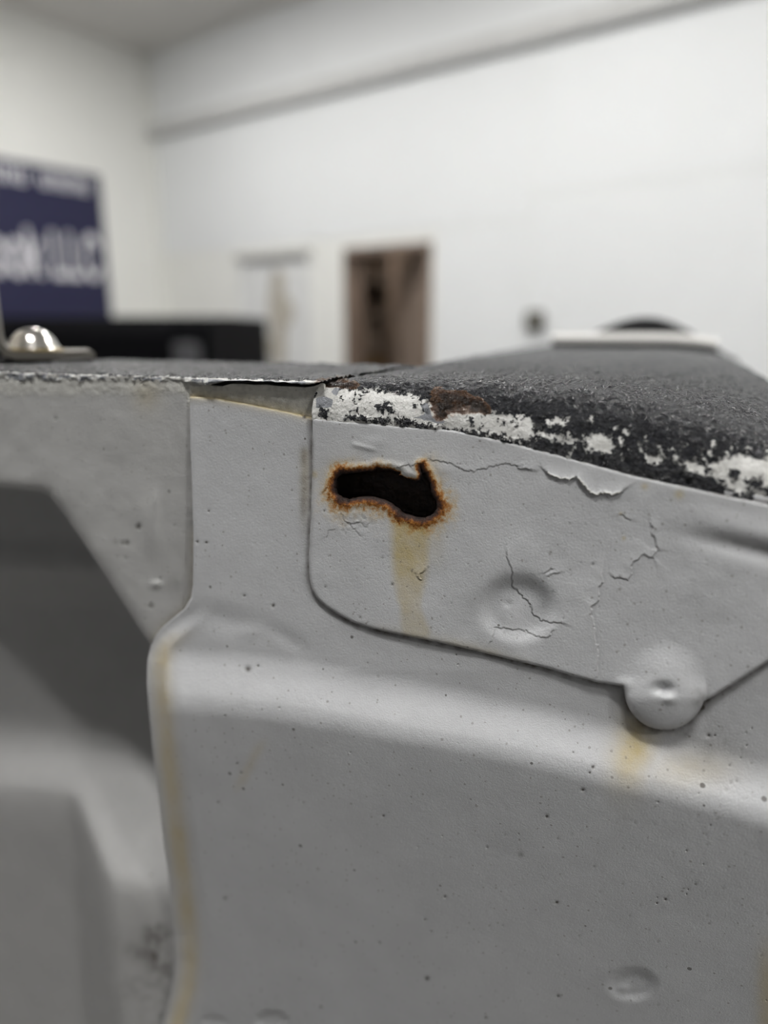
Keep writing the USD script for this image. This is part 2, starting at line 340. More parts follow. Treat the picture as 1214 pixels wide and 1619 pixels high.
# white door with a khaki stain
d1 = thing('door_1', kind='structure', label='white panelled door left of the dark doorway with a khaki mark')
obj('door_leaf', rblock(DL0 + .05, DL1 - .05, -.055, -.01, 0.01, DZ - .03, .004), DOORM, d1, smooth=False)
obj('frame_jamb', rblock(DL0, DL0 + .07, -.06, .02, 0, DZ, .004), DOORM, d1, smooth=False)
obj('frame_jamb', rblock(DL1 - .07, DL1, -.06, .02, 0, DZ, .004), DOORM, d1, smooth=False)
obj('frame_head', rblock(DL0 - .02, DL1 + .02, -.06, .045, DZ - .03, DZ + .03, .004), SHADETRIM, d1, smooth=False, label='grey head trim of the door frame')  # shadow on the head trim painted in as a greyer tone
for z0, z1 in ((.2, .9), (1.05, 1.9)):
    for a0, a1 in ((DL0 + .15, DL0 + .43), (DL0 + .51, DL1 - .15)):
        obj('door_panel', rblock(a0, a1, -.012, -.004, z0, z1, .003), DOORM, d1, smooth=False)
obj('door_handle', trimesh.creation.icosphere(2, .03, ).apply_translation(room(DL1 - .13, .04, 1.0)), STEEL, d1)
cl = LineString([(0, 0), (.02, .2), (-.02, .45), (.03, .7)]).buffer(.085, join_style=1).union(Point(.05, .42).buffer(.16)).union(Point(-.07, .1).buffer(.1)).simplify(.004)
T = basis(room(DL0 + .50, -.004, 1.13), TB, Z, TL)
ap = thing('door_stain', 'khaki stain on the white door built as a thin raised patch', 'stain_patch', room(DL0 + .50, 0, 1.13))
obj('stain_patch', prism(cl, .02, T), KHAKI, ap)  # the stain on the door, built as a thin raised patch
obj('hook', rblock(DL0 + .49, DL0 + .53, -.006, .03, 1.90, 1.93, .003), STEEL, ap, smooth=False)

# dark doorway with the store room behind it
d2 = thing('door_2', kind='structure', label='open dark brown doorway to a store room')
for a0, a1 in ((DW0 - .015, DW0 + .035), (DW1 - .035, DW1 + .015)): obj('frame_jamb', rblock(a0, a1, -.21, .015, 0, DZ, .004), BROWN, d2, smooth=False)
obj('frame_head', rblock(DW0 - .015, DW1 + .015, -.21, .015, DZ - .05, DZ + .01, .004), BROWN, d2, smooth=False)
Tq = basis(room(DW1 - .05, -.08, 1.01), TB * math.cos(.65) * -1 + TL * math.sin(.65) * -1, TB * math.sin(.65) - TL * math.cos(.65), Z)
leaf = rbox((.84, .04, 2.0), .004); leaf.apply_translation([.42, 0, 0]); leaf.apply_transform(Tq)
obj('door_leaf', leaf, BROWN2, d2, smooth=False, label='brown wooden leaf standing open into the store room')
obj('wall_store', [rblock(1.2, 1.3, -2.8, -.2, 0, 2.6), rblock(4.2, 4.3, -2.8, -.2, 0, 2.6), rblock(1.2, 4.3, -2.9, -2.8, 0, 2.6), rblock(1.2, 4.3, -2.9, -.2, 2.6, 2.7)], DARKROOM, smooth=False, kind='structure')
sh = thing('storage_shelf', 'brown wooden storage shelf unit seen through the dark doorway', 'shelf', room(1.8, -1.3, 0))
for z in (.3, .75, 1.15, 1.52, 1.86): obj('shelf_board', rblock(1.32, 2.24, -1.6, -1.05, z, z + .06, .003), BROWN2, sh, smooth=False)
for a in (1.32, 2.20): obj('side_board', rblock(a, a + .04, -1.6, -1.05, 0, 2.2, .003), BROWN, sh, smooth=False)
obj('back_board', rblock(1.32, 2.24, -1.63, -1.6, 0, 2.2), BROWN, sh, smooth=False)
def carton(a0, a1, z, h, mat, label):
    t = thing('carton', label, 'box', room((a0 + a1) / 2, -1.3, z))
    obj('carton_body', rblock(a0, a1, -1.5, -1.08, z, z + h, .004), mat, t, smooth=False)
    obj('carton_tape', rblock((a0 + a1) / 2 - .03, (a0 + a1) / 2 + .03, -1.501, -1.079, z + h - .06, z + h + .001), KHAKI, t, smooth=False)
carton(1.72, 2.12, .81, .30, CARDB, 'orange brown carton low in the dark doorway')
carton(1.62, 2.05, 1.21, .24, BROWN2, 'dull brown carton on the middle shelf in the doorway')

st_l = thing('added_store_lamp', 'added unseen lamp that brightens the store room', 'lamp', room(2.9, -.9, 2.6))  # unseen lamp added to lighten the doorway interior
obj('lamp_housing', rblock(2.75, 3.05, -1.05, -.75, 2.55, 2.6, .01), WHITEPL, st_l, smooth=False)
obj('lamp_diffuser', rblock(2.77, 3.03, -1.03, -.77, 2.54, 2.55, .003), emissive('added_store_glow', (1, .95, .88), 24.0), st_l, smooth=False)

# switch box on the back wall
p = hit(np.array(848.), np.array(508.), K0, TL); a = float((p - K0) @ TB); z = float(p[2])
sw = thing('switch_box', 'small drab grey box fixed to the white wall above the black rail', 'switch box', room(a, 0, z))
cyl = trimesh.creation.cylinder(.062, .05, sections=32)
obj('box_body', rblock(a - .075, a + .075, .006, .055, z - .075, z + .075, .02), BOXGREY, sw, smooth=False)
obj('cover_plate', rblock(a - .062, a + .062, .055, .06, z - .062, z + .062, .008), BOXGREY, sw, smooth=False)
obj('switch_lever', rblock(a - .008, a + .008, .06, .075, z - .014, z + .014, .003), BLACKPL, sw, smooth=False)

# navy banner on the left wall
sg = thing('wall_sign', 'navy blue sign with white lettering on the left wall', 'sign', room(0, 2.6, 2.0))
obj('sign_board', rblock(.002, .022, .665, 4.6, 1.15, 2.83, .004), NAVY, sg, smooth=False)
tw = meshkit.text_mesh('ook LLC', .40, .006, bold=True)
x1 = tw.bounds[1, 0]
sc = .93 / (tw.bounds[1, 0] - tw.bounds[0, 0]) * 1.18
tw.apply_translation([-x1, 0, 0]); tw.apply_scale([sc, 1, 1]); tw.apply_transform(basis(room(.022, .735, 1.865), -TL, Z, TB))
obj('lettering', tw, LETTER, sg, smooth=False, label='large white lettering on the navy sign')
x = .80
for wlen in (8, 6, 3, 9, 7):                      # the upper line is too blurred to read: small strokes the size of its letters
    q = []
    for k in range(wlen):
        hh = .125; q.append(rblock(.022, .027, x, x + .026, 2.645, 2.645 + hh)); q.append(rblock(.022, .027, x + .026, x + .05, 2.645 + (.0, .05, .1)[k % 3], 2.67 + (.0, .05, .1)[k % 3])); x += .064
    x += .1
    obj('small_lettering', q, LETTER, sg, smooth=False, label='thin illegible white line near the top of the sign')

# ceiling lamps
def lamp(a, b, label):
    t = thing('ceiling_lamp', label, 'lamp', room(a, b, CEIL), group='long ceiling lamps')
    obj('lamp_housing', rblock(a - .42, a + .42, b - .11, b + .11, CEIL - .07, CEIL, .01), WHITEPL, t, smooth=False)
    obj('lamp_diffuser', rblock(a - .40, a + .40, b - .09, b + .09, CEIL - .085, CEIL - .07, .003), TUBE, t, smooth=False)
LAMPS = [(a, b) for b in (2.0, 5.75) for a in (2.0, 4.6, 7.2, 9.8)]
for k, (a, b) in enumerate(LAMPS):
    lamp(a, b, f"{('first', 'second', 'third', 'fourth')[k % 4]} ceiling lamp from the left wall in the row {('nearer to', 'farther from')[k // 4]} the back wall")

# black pickup standing behind, only the top of its tail in view
def bl(x0, x1, y0, y1, z0, z1, r=.02):
    return rbox((x1 - x0, y1 - y0, z1 - z0), r, trimesh.transformations.translation_matrix([(x0 + x1) / 2, (y0 + y1) / 2, (z0 + z1) / 2]))
bt = thing('black_pickup', 'black pickup truck parked behind the grey bed at the left', 'truck', (-1.7, 4.6, 0))
X0, X1, Y0 = -2.75, -.90, 3.9
body = Polygon([(0, .55), (0, 1.40), (.04, 1.455), (.5, 1.465), (1.9, 1.465), (1.9, .55)])
obj('bed_body', prism(body, X1 - X0, basis(np.array([X0, Y0, 0]), np.array([0, 1.0, 0]), Z, np.array([1.0, 0, 0]))), BLACKCAR, bt, smooth=20)
obj('tailgate', bl(X0 + .2, X1 - .2, Y0 - .03, Y0, .72, 1.39, .012), BLACKCAR, bt, smooth=False)
for xx in (X0 + .09, X1 - .14): obj('tail_lamp', bl(xx - .08, xx + .08, Y0 - .02, Y0 + .03, .95, 1.33, .03), LAMPGREY, bt, smooth=False, label='smoked grey tail lamp')
obj('bumper', bl(X0 + .03, X1 - .03, Y0 - .12, Y0 + .02, .5, .68, .03), STEEL, bt, smooth=False)
for xx in (X0 + .02, X1 - .27):
    w_ = trimesh.creation.cylinder(.38, .25, sections=40); w_.apply_transform(trimesh.transformations.rotation_matrix(math.pi / 2, [0, 1, 0])); w_.apply_translation([xx + .125, Y0 + .95, .38])
    obj('wheel', w_, RUBBER, bt)

# ------------------------------------------------------------------ the grey truck bed in front of the camera
bed = thing('truck_bed', 'grey painted truck bed end panel with black coated rail and rust hole', 'truck bed', frame(0, .3, .0))
ZT = CAM[2] - .0120                                    # the level of its top
# outlines, traced on the panel's plane
EDGE = [(300, 627), (301, 700), (304, 780), (306, 850), (305, 925), (302, 945), (292, 962), (276, 975), (258, 990), (246, 1005), (238, 1022), (233, 1045), (232, 1080), (236, 1130), (241, 1180), (248, 1240), (256, 1310), (264, 1370), (271, 1430), (276, 1480), (277, 1520), (273, 1560), (263, 1600), (250, 1640), (238, 1690)]
TOPE = [(300, 627), (340, 630), (400, 641), (450, 651), (492, 661)]
main_poly = Polygon(EDGE + [(238, 1760), (1330, 1760), (1330, 770)] + [(1214, 785), (1100, 765), (1000, 745), (830, 690), (640, 668)] + TOPE[::-1][:-1])
HOLE = [(275, 300), (280, 265), (310, 241), (352, 236), (400, 230), (452, 226), (490, 222), (505, 209), (540, 218), (570, 216), (604, 226), (635, 235), (623, 245), (660, 258), (690, 271), (715, 281), (738, 279), (750, 242), (747, 208), (770, 243), (795, 290), (806, 345), (829, 382), (836, 425), (812, 464), (770, 483), (720, 481), (660, 463), (612, 431), (577, 400), (541, 385), (500, 374), (440, 364), (390, 370), (345, 381), (310, 371), (285, 351), (273, 325)]
HOLE = [(450 + x / 3.469, 680 + y / 3.469) for x, y in HOLE]
hole = Polygon(HOLE)
rr_ = resample(hole.exterior.coords, 2.2); rr_ = rr_ + (np.stack([nz(rr_[:, 0], rr_[:, 1], 5, 3), nz(rr_[:, 0], rr_[:, 1], 5, 4)], 1) - .5) * 3.2
hole = Polygon(rr_).buffer(0)
hole = max(getattr(hole, 'geoms', [hole]), key=lambda g: g.area)
cavity = hole.buffer(16).simplify(1)
main_poly = main_poly.difference(cavity)

YC = [(200, 1072), (300, 1078), (400, 1085), (500, 1100), (600, 1117), (700, 1135), (800, 1155), (900, 1178), (1000, 1203), (1100, 1228), (1214, 1258), (1340, 1290)]
def dent(x, y, cx, cy, rx, ry, depth, rot=0.0):
    c, s = math.cos(rot), math.sin(rot); u = ((x - cx) * c + (y - cy) * s) / rx; v = (-(x - cx) * s + (y - cy) * c) / ry
    return -depth * np.exp(-(u * u + v * v) * 1.6)
def ringdent(x, y, cx, cy, rx, ry, depth, soft=.35):
    q = np.hypot((x - cx) / rx, (y - cy) / ry); return -depth * (1 - smooth01(1 - soft, 1 + soft * .4, q))
edge_line = LineString(EDGE)
PITS = [(481, 660, 3.5, 1.2), (312, 857, 2.2, 1), (326, 858, 2.2, 1), (392, 1058, 4.5, 1), (408, 1053, 2, 1), (432, 958, 2.5, 1), (386, 942, 2, 1), (330, 808, 1.8, 1), (937, 1213, 2.8, 1), (932, 1222, 2, 1), (921, 1249, 3, 1), (864, 1291, 2.8, 1), (880, 1427, 3, 1), (1052, 1422, 2.6, 1), (1038, 1428, 1.8, 1), (675, 1547, 3.4, 1), (882, 1575, 2.8, 1), (703, 1418, 2.2, 1), (606, 1290, 2.2, 1), (1120, 1163, 3.5, 1), (1130, 1163, 2, 1), (356, 1420, 3, .8), (375, 1207, 2.2, .8), (381, 1222, 2.2, .8), (822, 1352, 5, .4), (770, 1340, 2.4, .6), (1085, 1345, 2, .8), (1040, 1268, 2, .8), (600, 1490, 2, .8), (672, 1454, 2, .8), (768, 1610, 2, 1), (502, 1374, 1.6, .8), (345, 1268, 2, .7)]
for k in range(26): PITS.append((1188 - k * 4.2 + rng.normal(0, 5), 1150 + k * 11 + rng.normal(0, 5), rng.uniform(.8, 1.8), .7))
for k in range(70): PITS.append((rng.uniform(310, 1214), rng.uniform(1000, 1619), rng.uniform(.7, 1.7), rng.uniform(.4, .9)))
for k in range(150): PITS.append((rng.normal(1010, 140), rng.normal(1420, 110), rng.uniform(.6, 1.4), rng.uniform(.3, .7)))
pit_xy = np.array([q[:2] for q in PITS])
pit_pts = np.vstack([[(cx + r * s * math.cos(t), cy + r * s * math.sin(t)) for s in (.5, 1.0, 1.5) for t in np.arange(0, 6.28, 1.05)] + [(cx, cy)] for cx, cy, r, _ in PITS if r > 1.4])
def pits(x, y, which=PITS):
    out = np.zeros_like(x)
    for cx, cy, r, s in which:
        m = (np.abs(x - cx) < 3 * r) & (np.abs(y - cy) < 3 * r)
        if m.any(): out[m] = np.maximum(out[m], s * np.exp(-(((x[m] - cx) / r) ** 2 + ((y[m] - cy) / r) ** 2) * 1.1))
    return out
def main_h(x, y, d):
    yc = curve(YC, x)
    s = np.clip((y - yc + 56) / 112, 0, 1); s = s * s * (3 - 2 * s)
    de = ndist(edge_line, x, y)
    lower = smooth01(950, 1040, y)
    full = 6.0 * s * (.35 + .65 * smooth01(0, 55, de))                 # the pressed-out lower field, rolled over at its left edge
    h = full - 19.0 * np.clip((y - yc - 20) / 620, 0, 1.3) ** 1.25 - 2.6 * smooth01(5, 24, signed(flap, x, y)) + 4.5 * np.clip((y - 640) / 420, 0, 1)
    h -= lower * 4.2 * (1 - smooth01(0, 34, de)) ** 1.6 * 1.0
    h += .35 * lower * np.exp(-((de - 30) / 9) ** 2)
    h += ringdent(x, y, 1000, 1556, 38, 26, 1.0, .55) + dent(x, y, 985, 1563, 12, 9, -.5)
    h += ringdent(x, y, 430, 1613, 26, 15, .9, .5) + ringdent(x, y, 338, 1614, 20, 10, .5, .5)
    h += dent(x, y, 360, 980, 70, 26, .5, .3) + dent(x, y, 455, 1010, 40, 16, .35, .6) + dent(x, y, 393, 1000, 30, 16, -.25)
    h += (nz(x, y, 90, 5) - .5) * .35 + (nz(x, y, 26, 6) - .5) * .07
    h -= .35 * pits(x, y) - .05
    h -= .35 * np.exp(-d / 1.6)
    return h
def main_grime(x, y, d):
    n = nz(x, y, 14, 9)
    flap_d = ndist(flap.exterior, x, y); g = np.clip(1 - flap_d / 13, 0, 1) ** 1.5 * .75 * (.35 + n)
    g += np.clip(1 - flap_d / 40, 0, 1) * .12 * smooth01(930, 1040, y)
    g = np.maximum(g, .9 * pits(x, y))
    g = np.maximum(g, .45 * np.exp(-((x - 481) / 7) ** 2) * smooth01(690, 710, y) * (1 - smooth01(800, 900, y)) * n * 1.4)
    g = np.maximum(g, .5 * np.clip(1 - ndist(LineString([(1118, 1120), (1085, 1160)]), x, y) / 18, 0, 1) * n)
    g = np.maximum(g, .26 * np.exp(-((x - 1130) / 45) ** 2 - ((y - 1160) / 40) ** 2) * n * 1.6)
    return g
def main_stain(x, y, d):
    de = ndist(edge_line, x, y); n = nz(x, y, 40, 12)
    s = .8 * np.exp(-((de - 23) / 15) ** 2) * smooth01(985, 1040, y) * (.5 + n * .8)
    s = np.maximum(s, .85 * np.exp(-((x - 1000 + (y - 1190) * .15) / 32) ** 2 - ((y - 1180) / 62) ** 2) * (.5 + n * .8))
    s = np.maximum(s, .35 * np.exp(-((x - 1090) / 70) ** 2 - ((y - 1215) / 30) ** 2))
    s = np.maximum(s, .6 * np.exp(-((x - 1212) / 16) ** 2) * smooth01(1450, 1560, y))
    s = np.maximum(s, .4 * np.exp(-((x - 482) / 8) ** 2) * smooth01(700, 720, y) * (1 - smooth01(760, 860, y)))
    s = np.maximum(s, .9 * np.exp(-ndist(LineString(TOPE), x, y) / 4.0))
    s = np.maximum(s, .30 * np.exp(-((x - 380 - (1240 - y) * .5) / 9) ** 2) * smooth01(1160, 1190, y) * (1 - smooth01(1230, 1260, y)))
    return s
# the overlapping gusset plate with the rust hole
FLAP = [(493, 661), (493, 700), (493, 760), (491, 820), (488, 880), (489, 915), (493, 932), (501, 946), (514, 958), (535, 972), (562, 986), (600, 997), (650, 1007), (700, 1017), (760, 1031), (820, 1046), (860, 1055), (900, 1067), (945, 1079), (984, 1085), (987.2, 1095.4), (988.4, 1104.1), (990.9, 1112.5), (994.5, 1120.6), (999.2, 1128.0), (1005.0, 1134.8), (1011.6, 1140.6), (1019.0, 1145.6), (1027.0, 1149.4), (1035.5, 1152.1), (1044.3, 1153.7), (1053.2, 1154.0), (1062.1, 1153.0), (1070.8, 1150.9), (1079.1, 1147.6), (1086.8, 1143.2), (1093.8, 1137.8), (1100.0, 1131.5), (1105.3, 1124.4), (1109.5, 1116.6), (1112.5, 1108.4), (1122, 1104), (1150, 1087), (1180, 1068), (1214, 1046), (1330, 972), (1330, 800), (1214, 798), (1100, 774), (1000, 752), (900, 724), (800, 698), (717, 680), (638, 674)]
flap = Polygon(FLAP).buffer(-3).buffer(3)
flap_hole = flap.difference(hole)
CRACKS = [  # (polyline, lift in mm, which side is lifted: +1 = above/left)
    ([(598, 741), (612, 743), (625, 741), (640, 737), (654, 735), (668, 731), (676, 728), (688, 728), (700, 730), (712, 733), (722, 737), (735, 743), (748, 745), (765, 742), (780, 736), (800, 733), (815, 736), (826, 741)], .10),
    ([(815, 737), (824, 741), (831, 741), (838, 743)], .28),
    ([(864, 748), (870, 752), (880, 755), (892, 759), (903, 759), (907, 756)], .6),
    ([(913, 757), (918, 763), (926, 772), (934, 781), (945, 783), (955, 780), (966, 783), (978, 781), (982, 776)], .7),
    ([(540, 812), (546, 825), (560, 828), (570, 826), (577, 832), (584, 828)], .06),
    ([(800, 873), (803, 885), (808, 900), (811, 920), (812, 930), (823, 940), (838, 953), (841, 972), (852, 978), (865, 983), (880, 983), (890, 986)], .16),
    ([(784, 992), (800, 993), (815, 995), (832, 997), (846, 1005), (862, 1009), (868, 1007), (873, 995)], .14),
    ([(774, 1018), (780, 1003), (784, 993)], .08),
    ([(1028, 828), (1032, 836), (1028, 843), (1035, 848), (1036, 860), (1040, 865)], .22),
    ([(1038, 872), (1034, 882), (1024, 880), (1016, 876), (1008, 884), (999, 892), (998, 905), (993, 916), (980, 913), (968, 913)], .20),
    ([(951, 908), (953, 918), (948, 930), (946, 950), (935, 960), (935, 973), (939, 990), (940, 1005), (946, 1026), (945, 1045), (945, 1070)], .26),
    ([(865, 912), (872, 908), (880, 907), (886, 906)], .12), ([(860, 907), (868, 901), (874, 897)], .10),
    ([(662, 912), (666, 916), (664, 906), (669, 903)], .22),
    ([(980, 815), (988, 818), (996, 820)], .12), ([(517, 770), (512, 778)], .10),
    ([(514, 850), (520, 840), (530, 836)], .05), ([(555, 832), (565, 840), (568, 848)], .05),
]
def jagged(pl):
    p = resample(pl, 1.6) if False else np.array([LineString(pl).interpolate(s).coords[0] for s in np.arange(0, LineString(pl).length, 1.5)])
    return p + (np.stack([nz(p[:, 0], p[:, 1], 4, 21, 2), nz(p[:, 0], p[:, 1], 4, 22, 2)], 1) - .5) * 6.0
CR = [(LineString(jagged(pl)), h) for pl, h in CRACKS]
def sides(ls):
    p = np.array(ls.coords); t = np.gradient(p, axis=0); t /= np.maximum(np.linalg.norm(t, axis=1, keepdims=True), 1e-9); n = np.stack([t[:, 1], -t[:, 0]], 1)
    m = n.mean(0); n *= -1 if (m[1] > .1 or (abs(m[1]) <= .1 and m[0] > 0)) else 1        # towards the lifted side (up, else left)
    return p, n
crack_pts, lift_pts, lift_h, low_pts, crack_lines = [], [], [], [], []
for ls, hh in CR:
    p, n = sides(ls)
    for off in (-2.2, -.55, .55, 1.8, 3.6): crack_pts.append(p + n * off)
    crack_lines.append(p); lift_pts.append(p + n * .9); lift_h.append(np.full(len(p), hh)); low_pts.append(p - n * .9)
extra = np.vstack(crack_pts); extra = extra[np.unique(np.round(extra / .7), axis=0, return_index=True)[1]]
T_up, T_lo, T_cl, LH = cKDTree(np.vstack(lift_pts)), cKDTree(np.vstack(low_pts)), cKDTree(np.vstack(crack_lines)), np.concatenate(lift_h)
FPITS = [(534, 793, 2.6, 1), (551, 794, 1.8, 1), (515, 775, 1.4, 1), (513, 807, 1.2, 1), (604, 882, 1.4, 1), (620, 924, 2.4, .9), (569, 976, 1.8, 1), (514, 928, 1.6, 1), (542, 838, 1.4, .8), (677, 832, 1.6, .8), (664, 836, 1.4, .8), (636, 819, 1.4, .9), (937, 892, 2, 1), (980, 912, 1.8, 1), (697, 806, 2.4, .7), (900, 828, 1.6, .8)]
for k in range(420): FPITS.append((rng.uniform(500, 1214), rng.uniform(690, 1090), rng.uniform(.5, 1.15), rng.uniform(.25, .75)))
for k in range(90): FPITS.append((rng.normal(600, 60), rng.normal(870, 60), rng.uniform(.5, 1.0), rng.uniform(.3, .6)))
BUMP = (1052, 1092)
def flap_h(x, y, d):
    h = np.full_like(x, 1.3) + 4.5 * np.clip((y - 640) / 420, 0, 1.1)
    h += (nz(x, y, 110, 15) - .5) * .7 + (nz(x, y, 30, 16) - .5) * .10
    # right end: a shallow crease running to the frame's edge
    yk = curve([(1040, 833), (1100, 846), (1214, 872), (1340, 905)], x); h += smooth01(1020, 1200, x) * (.6 * np.exp(-((y - yk + 26) / 24) ** 2) - .9 * np.exp(-((y - yk - 4) / 16) ** 2))
    # spot-weld dimples
    h += -1.9 * np.exp(-(np.hypot((x - 818) / 54, (y - 962) / 47)) ** 5) + .9 * np.exp(-((x - 806) / 26) ** 2 - ((y - 978) / 30) ** 2) + dent(x, y, 803, 955, 8, 7, .25)
    dx, dy = x - BUMP[0], y - BUMP[1]; q = np.hypot(dx, dy) / 64; lo = smooth01(-30, 22, dy)
    h += lo * 2.4 * np.sqrt(np.clip(1 - np.clip(q, 0, 1) ** 2.2, 0, 1)) + (1 - lo) * 1.8 * (1 - smooth01(.15, 1.25, np.hypot(dx / 58, dy / 66)))
    h += -1.3 * np.exp(-(((dx + 4) / 15) ** 2 + ((dy + 3) / 9) ** 2)) + (.5) * np.exp(-((dx - 6) / 12) ** 2 - ((dy - 14) / 7) ** 2)
    h += .5 * np.exp(-((x - 985) / 12) ** 2 - ((y - 1082) / 10) ** 2)
    # lifted paint above the cracks
    ds, i = T_up.query(np.stack([x, y], 1)); dl = T_lo.query(np.stack([x, y], 1))[0]; dc = T_cl.query(np.stack([x, y], 1))[0]
    up = ds < dl; h += np.where(up, LH[i] * np.exp(-ds / 11), 0) - np.where(~up, .10 * np.exp(-dc / 1.3), 0)
    for pts, hh in (((540, 812), .10), ((590, 700), .16), ((700, 742), .12), ((1000, 860), .08)):
        h += hh * np.exp(-((x - pts[0]) / 16) ** 2 - ((y - pts[1]) / 9) ** 2)
    h += .22 * np.exp(-((y - 703 - (x - 560) * .25) / 4) ** 2) * smooth01(552, 562, x) * (1 - smooth01(585, 600, x))
    cr = np.exp(-((x - 565) / 34) ** 2 - ((y - 818) / 22) ** 2); h += cr * (nz(x, y, 5, 31) - .5) * .35
    dh = ndist(hole.exterior, x, y)
    h -= .45 * np.exp(-dh / 2.0) - .25 * np.exp(-((dh - 9) / 5) ** 2) + (nz(x, y, 4, 33) - .5) * .25 * np.exp(-dh / 12)
    h -= .22 * pits(x, y, FPITS) + .5 * np.where(dh < 4, 0, 1) * np.exp(-d / 1.4)
    return h
def flap_rust(x, y, d):
    dh = ndist(hole.exterior, x, y)
    wide = np.interp(y, [735, 752, 770, 800, 825], [11, 9, 12, 14, 15]) * (.55 + .9 * nz(x, y, 16, 41))
    wide *= 1 - .85 * np.exp(-((x - 640) / 26) ** 2) * (y < 765)                      # the surviving white flake
    wide *= 1 - .35 * np.exp(-((x - 590) / 30) ** 2) * (y < 760)
    wide = wide + 8 * np.exp(-((x - 664) / 9) ** 2 - ((y - 735) / 10) ** 2) + 6 * np.exp(-((x - 536) / 12) ** 2 - ((y - 745) / 12) ** 2)
    r = .95 * np.exp(-dh / np.maximum(wide * .78, .8))
    r += .10 * np.exp(-dh / np.maximum(wide * 1.2, 2)) * (wide > 6)
    return np.clip(r, 0, 1)
def flap_stain(x, y, d):
    n = nz(x, y, 30, 43); dh = ndist(hole.exterior, x, y)
    wl = np.interp(y, [800, 850, 920, 960, 1000], [36, 34, 28, 18, 26]); cx = np.interp(y, [800, 850, 950, 1000], [650, 650, 647, 657])
    s = .95 * (1 - smooth01(.55, 1.2, np.abs(x - cx) / wl)) * smooth01(806, 822, y) * (1 - .4 * smooth01(890, 970, y)) * (1 - smooth01(1000, 1030, y)) * (.65 + .6 * n)
    s = np.maximum(s, .22 * np.exp(-((x - 690) / 14) ** 2) * smooth01(815, 840, y) * (1 - smooth01(860, 920, y)))
    s = np.maximum(s, .85 * np.exp(-dh / 12) * (.4 + n) * np.where((y < 765) & (np.abs(x - 620) < 45), .35, 1))
    s = np.maximum(s, .5 * np.exp(-((y - 1018 - (x - 700) * .23) / 12) ** 2) * smooth01(560, 640, x) * (1 - smooth01(780, 860, x)) * n)
    s = np.maximum(s, .35 * np.exp(-((x - 676) / 22) ** 2 - ((y - 727) / 6) ** 2))
    for cx_, cy_, r_ in ((1019, 769, 5), (1074, 782, 7), (497, 750, 6), (986, 851, 3), (981, 812, 2.5)): s = np.maximum(s, .7 * np.exp(-((x - cx_) ** 2 + (y - cy_) ** 2) / r_ ** 2))
    return s
def flap_grime(x, y, d):
    dc = T_cl.query(np.stack([x, y], 1))[0]; n = nz(x, y, 10, 47); dh = ndist(hole.exterior, x, y)
    g = .28 * np.exp(-(dc / .7) ** 2); g = np.maximum(g, .85 * pits(x, y, FPITS))
    g = np.maximum(g, .7 * np.exp(-d / 2.2) * (.3 + n) * np.where(dh < 6, 0, 1) * smooth01(670, 700, y))
    g = np.maximum(g, .55 * np.exp(-((x - 1108) / 14) ** 2 - ((y - 1108) / 16) ** 2) * n * 1.5)
    yk = curve([(1040, 833), (1100, 846), (1214, 872), (1340, 905)], x); g = np.maximum(g, .35 * np.exp(-((y - yk + 2) / 8) ** 2) * smooth01(1060, 1200, x) * (.3 + n))
    g = np.maximum(g, .30 * np.exp(-((x - 1140) / 70) ** 2 - ((y - 745) / 40) ** 2) * 0)
    return g
def flap_lit_lip(x, y, d):  # pale mask painting the lit edge of lifted paint
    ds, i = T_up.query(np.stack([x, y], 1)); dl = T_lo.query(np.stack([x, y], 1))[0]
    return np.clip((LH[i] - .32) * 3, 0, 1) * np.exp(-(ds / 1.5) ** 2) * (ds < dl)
zero = lambda x, y, d: np.zeros_like(x)
mp = sheet('end_panel', max(getattr(main_poly, 'geoms', [main_poly]), key=lambda g: g.area), main_h, 3.6, 1.2, PAINT, bed, extra=pit_pts, pv={'grime': main_grime, 'stain': main_stain})
gp = sheet('gusset_plate', flap_hole, flap_h, 2.3, .9, PAINT, bed, edge=1.5, extra=extra, pv={'rust': flap_rust, 'stain': flap_stain, 'grime': flap_grime, 'sealer_lit_lip': flap_lit_lip}, label='overlapping grey plate with a rusted through hole and cracked paint')
# rusted inner steel seen through the hole
cv = cavity.buffer(3)
sheet('rusted_inner_steel', cv, lambda x, y, d: -2.2 - 4.5 * smooth01(0, 26, d) + (nz(x, y, 18, 61) - .5) * 1.2, 3, .6, RUSTY, bed, label='dark rusted steel inside the hole')

